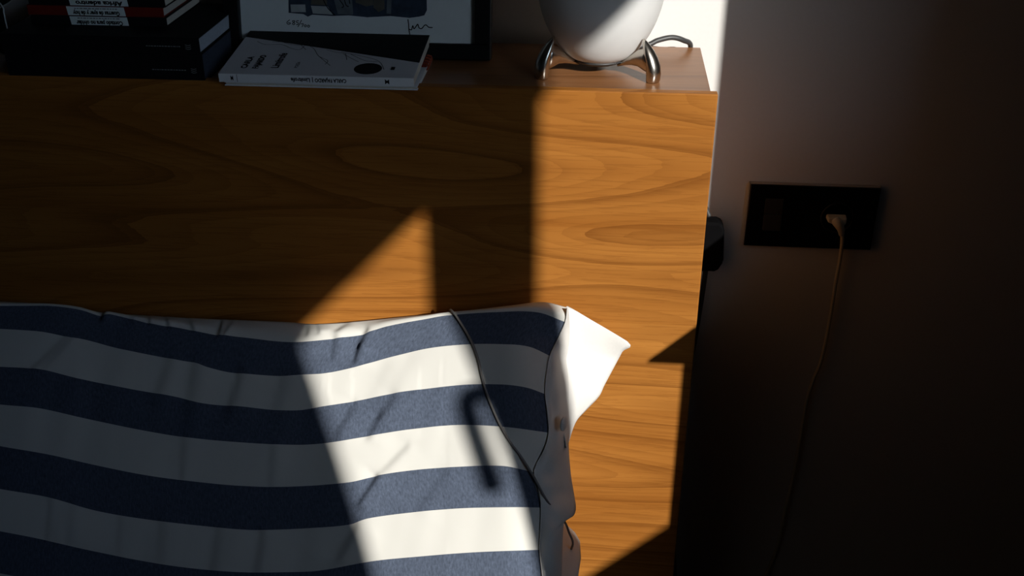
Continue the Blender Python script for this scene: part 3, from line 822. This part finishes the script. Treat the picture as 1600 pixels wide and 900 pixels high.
# ---------------------------------------------------------------- wall plate with switch and socket, plug and cord
pc = [atY(1171.5, 284.5, WALLY), atY(1372, 290, WALLY), atY(1361, 388, WALLY), atY(1161.5, 378.5, WALLY)]
px0, px1 = (pc[0].x+pc[3].x)/2, (pc[1].x+pc[2].x)/2; pz0, pz1 = (pc[2].z+pc[3].z)/2, (pc[0].z+pc[1].z)/2
wp = empty('wall_plate', Vector(((px0+px1)/2, WALLY, pz0)))
tag(wp, 'black double wall plate with a rocker switch and a power socket', 'wall plate')
obj('plate', bx(px0, px1, WALLY-.008, WALLY-.0005, pz0, pz1, .0012), 'plate', wp)
e = .0009
rb = bmesh.new()
box(rb, px0-e, px0, WALLY-.0065, WALLY-.0004, pz0, pz1+e); box(rb, px0-e, px1, WALLY-.0065, WALLY-.0004, pz1, pz1+e)
obj('rim_shine', rb, 'edge_shine', wp)  # light caught by the left and top edges, painted as pale strips
a, b = atY(1191, 358, WALLY-.009), atY(1217, 311, WALLY-.009)
mz = (a.z+b.z)/2
for nm, z0_, z1_, tilt in (('rocker_key', mz+.0003, b.z, .0), ('rocker_key', a.z, mz-.0003, .003)):
    bm = bx(a.x, a.x+.022, WALLY-.0100, WALLY-.0075, z0_, z1_, .0005)
    for v in bm.verts:
        if v.co.y < WALLY-.009 and tilt: v.co.y -= tilt*(v.co.z-z0_)/(z1_-z0_)*-1+tilt
    obj(nm, bm, 'rocker', wp)
s0 = atY(1308, 340, WALLY-.008)
sk = bmesh.new()
seg = 40
secs = []
for r_, yy in ((.0205, -.0078), (.0205, -.0095), (.0190, -.0095), (.0185, -.0080)):
    secs.append([Vector((s0.x+r_*math.cos(6.28319*k/seg), WALLY+yy, s0.z+r_*math.sin(6.28319*k/seg))) for k in range(seg)])
obj('socket', loft(secs, sk), 'black', wp, True)
pg = empty('power_cord', Vector((s0.x, WALLY-.02, s0.z-.02)))
tag(pg, 'cream power cord with a flat plug in the black wall plate', 'cord')
pt = WALLY-.012
A0, A1 = atY(1291, 337, pt), atY(1322, 338, pt)
flat = [A0+Z*.002, A1+Z*.002, A1-Z*.006, atY(1318, 352, pt-.008), atY(1309, 352, pt-.008), A0-Z*.004]
fb = bmesh.new()
f1 = [fb.verts.new(Vector((p.x, pt+.0015, p.z))) for p in flat]; f2 = [fb.verts.new(Vector((p.x*.94+s0.x*.06, pt-.010, p.z-.001))) for p in flat]
fb.faces.new(f1); fb.faces.new(f2)
for k in range(6): fb.faces.new((f1[k], f1[(k+1) % 6], f2[(k+1) % 6], f2[k]))
pb_ = obj('plug', fb, 'cream', pg); pb_.modifiers.new('bev', 'BEVEL').width = .0012
gp = [atY(1305, 343, pt-.006), atY(1310, 350, pt-.010), atY(1314, 358, pt-.010), atY(1315, 367, pt-.008)]
obj('strain_relief', tube(gp, [.0062, .0062, .0060, .0056, .0050, .0044, .0038, .0033], 4, 12), 'cream', pg, True)
cpts = [(1314.5,362,.014),(1316,375,.014),(1312.5,405,.012),(1306,440,.011),(1299,485,.010),(1290,535,.010),(1281,570,.010),(1272,590,.010),(1262,620,.010),(1256,650,.010),(1249,690,.010),(1240,740,.010),(1226,800,.010),(1215,850,.010),(1198,895,.010)]
cp = [atY(x_, y_, WALLY-d_) for x_, y_, d_ in cpts]
cp += [Vector((cp[-1].x-.02, WALLY-.02, .004)), Vector((cp[-1].x-.10, WALLY-.04, .004))]
obj('cable', tube(cp, .0024, 6, 10), 'cream', pg, True)
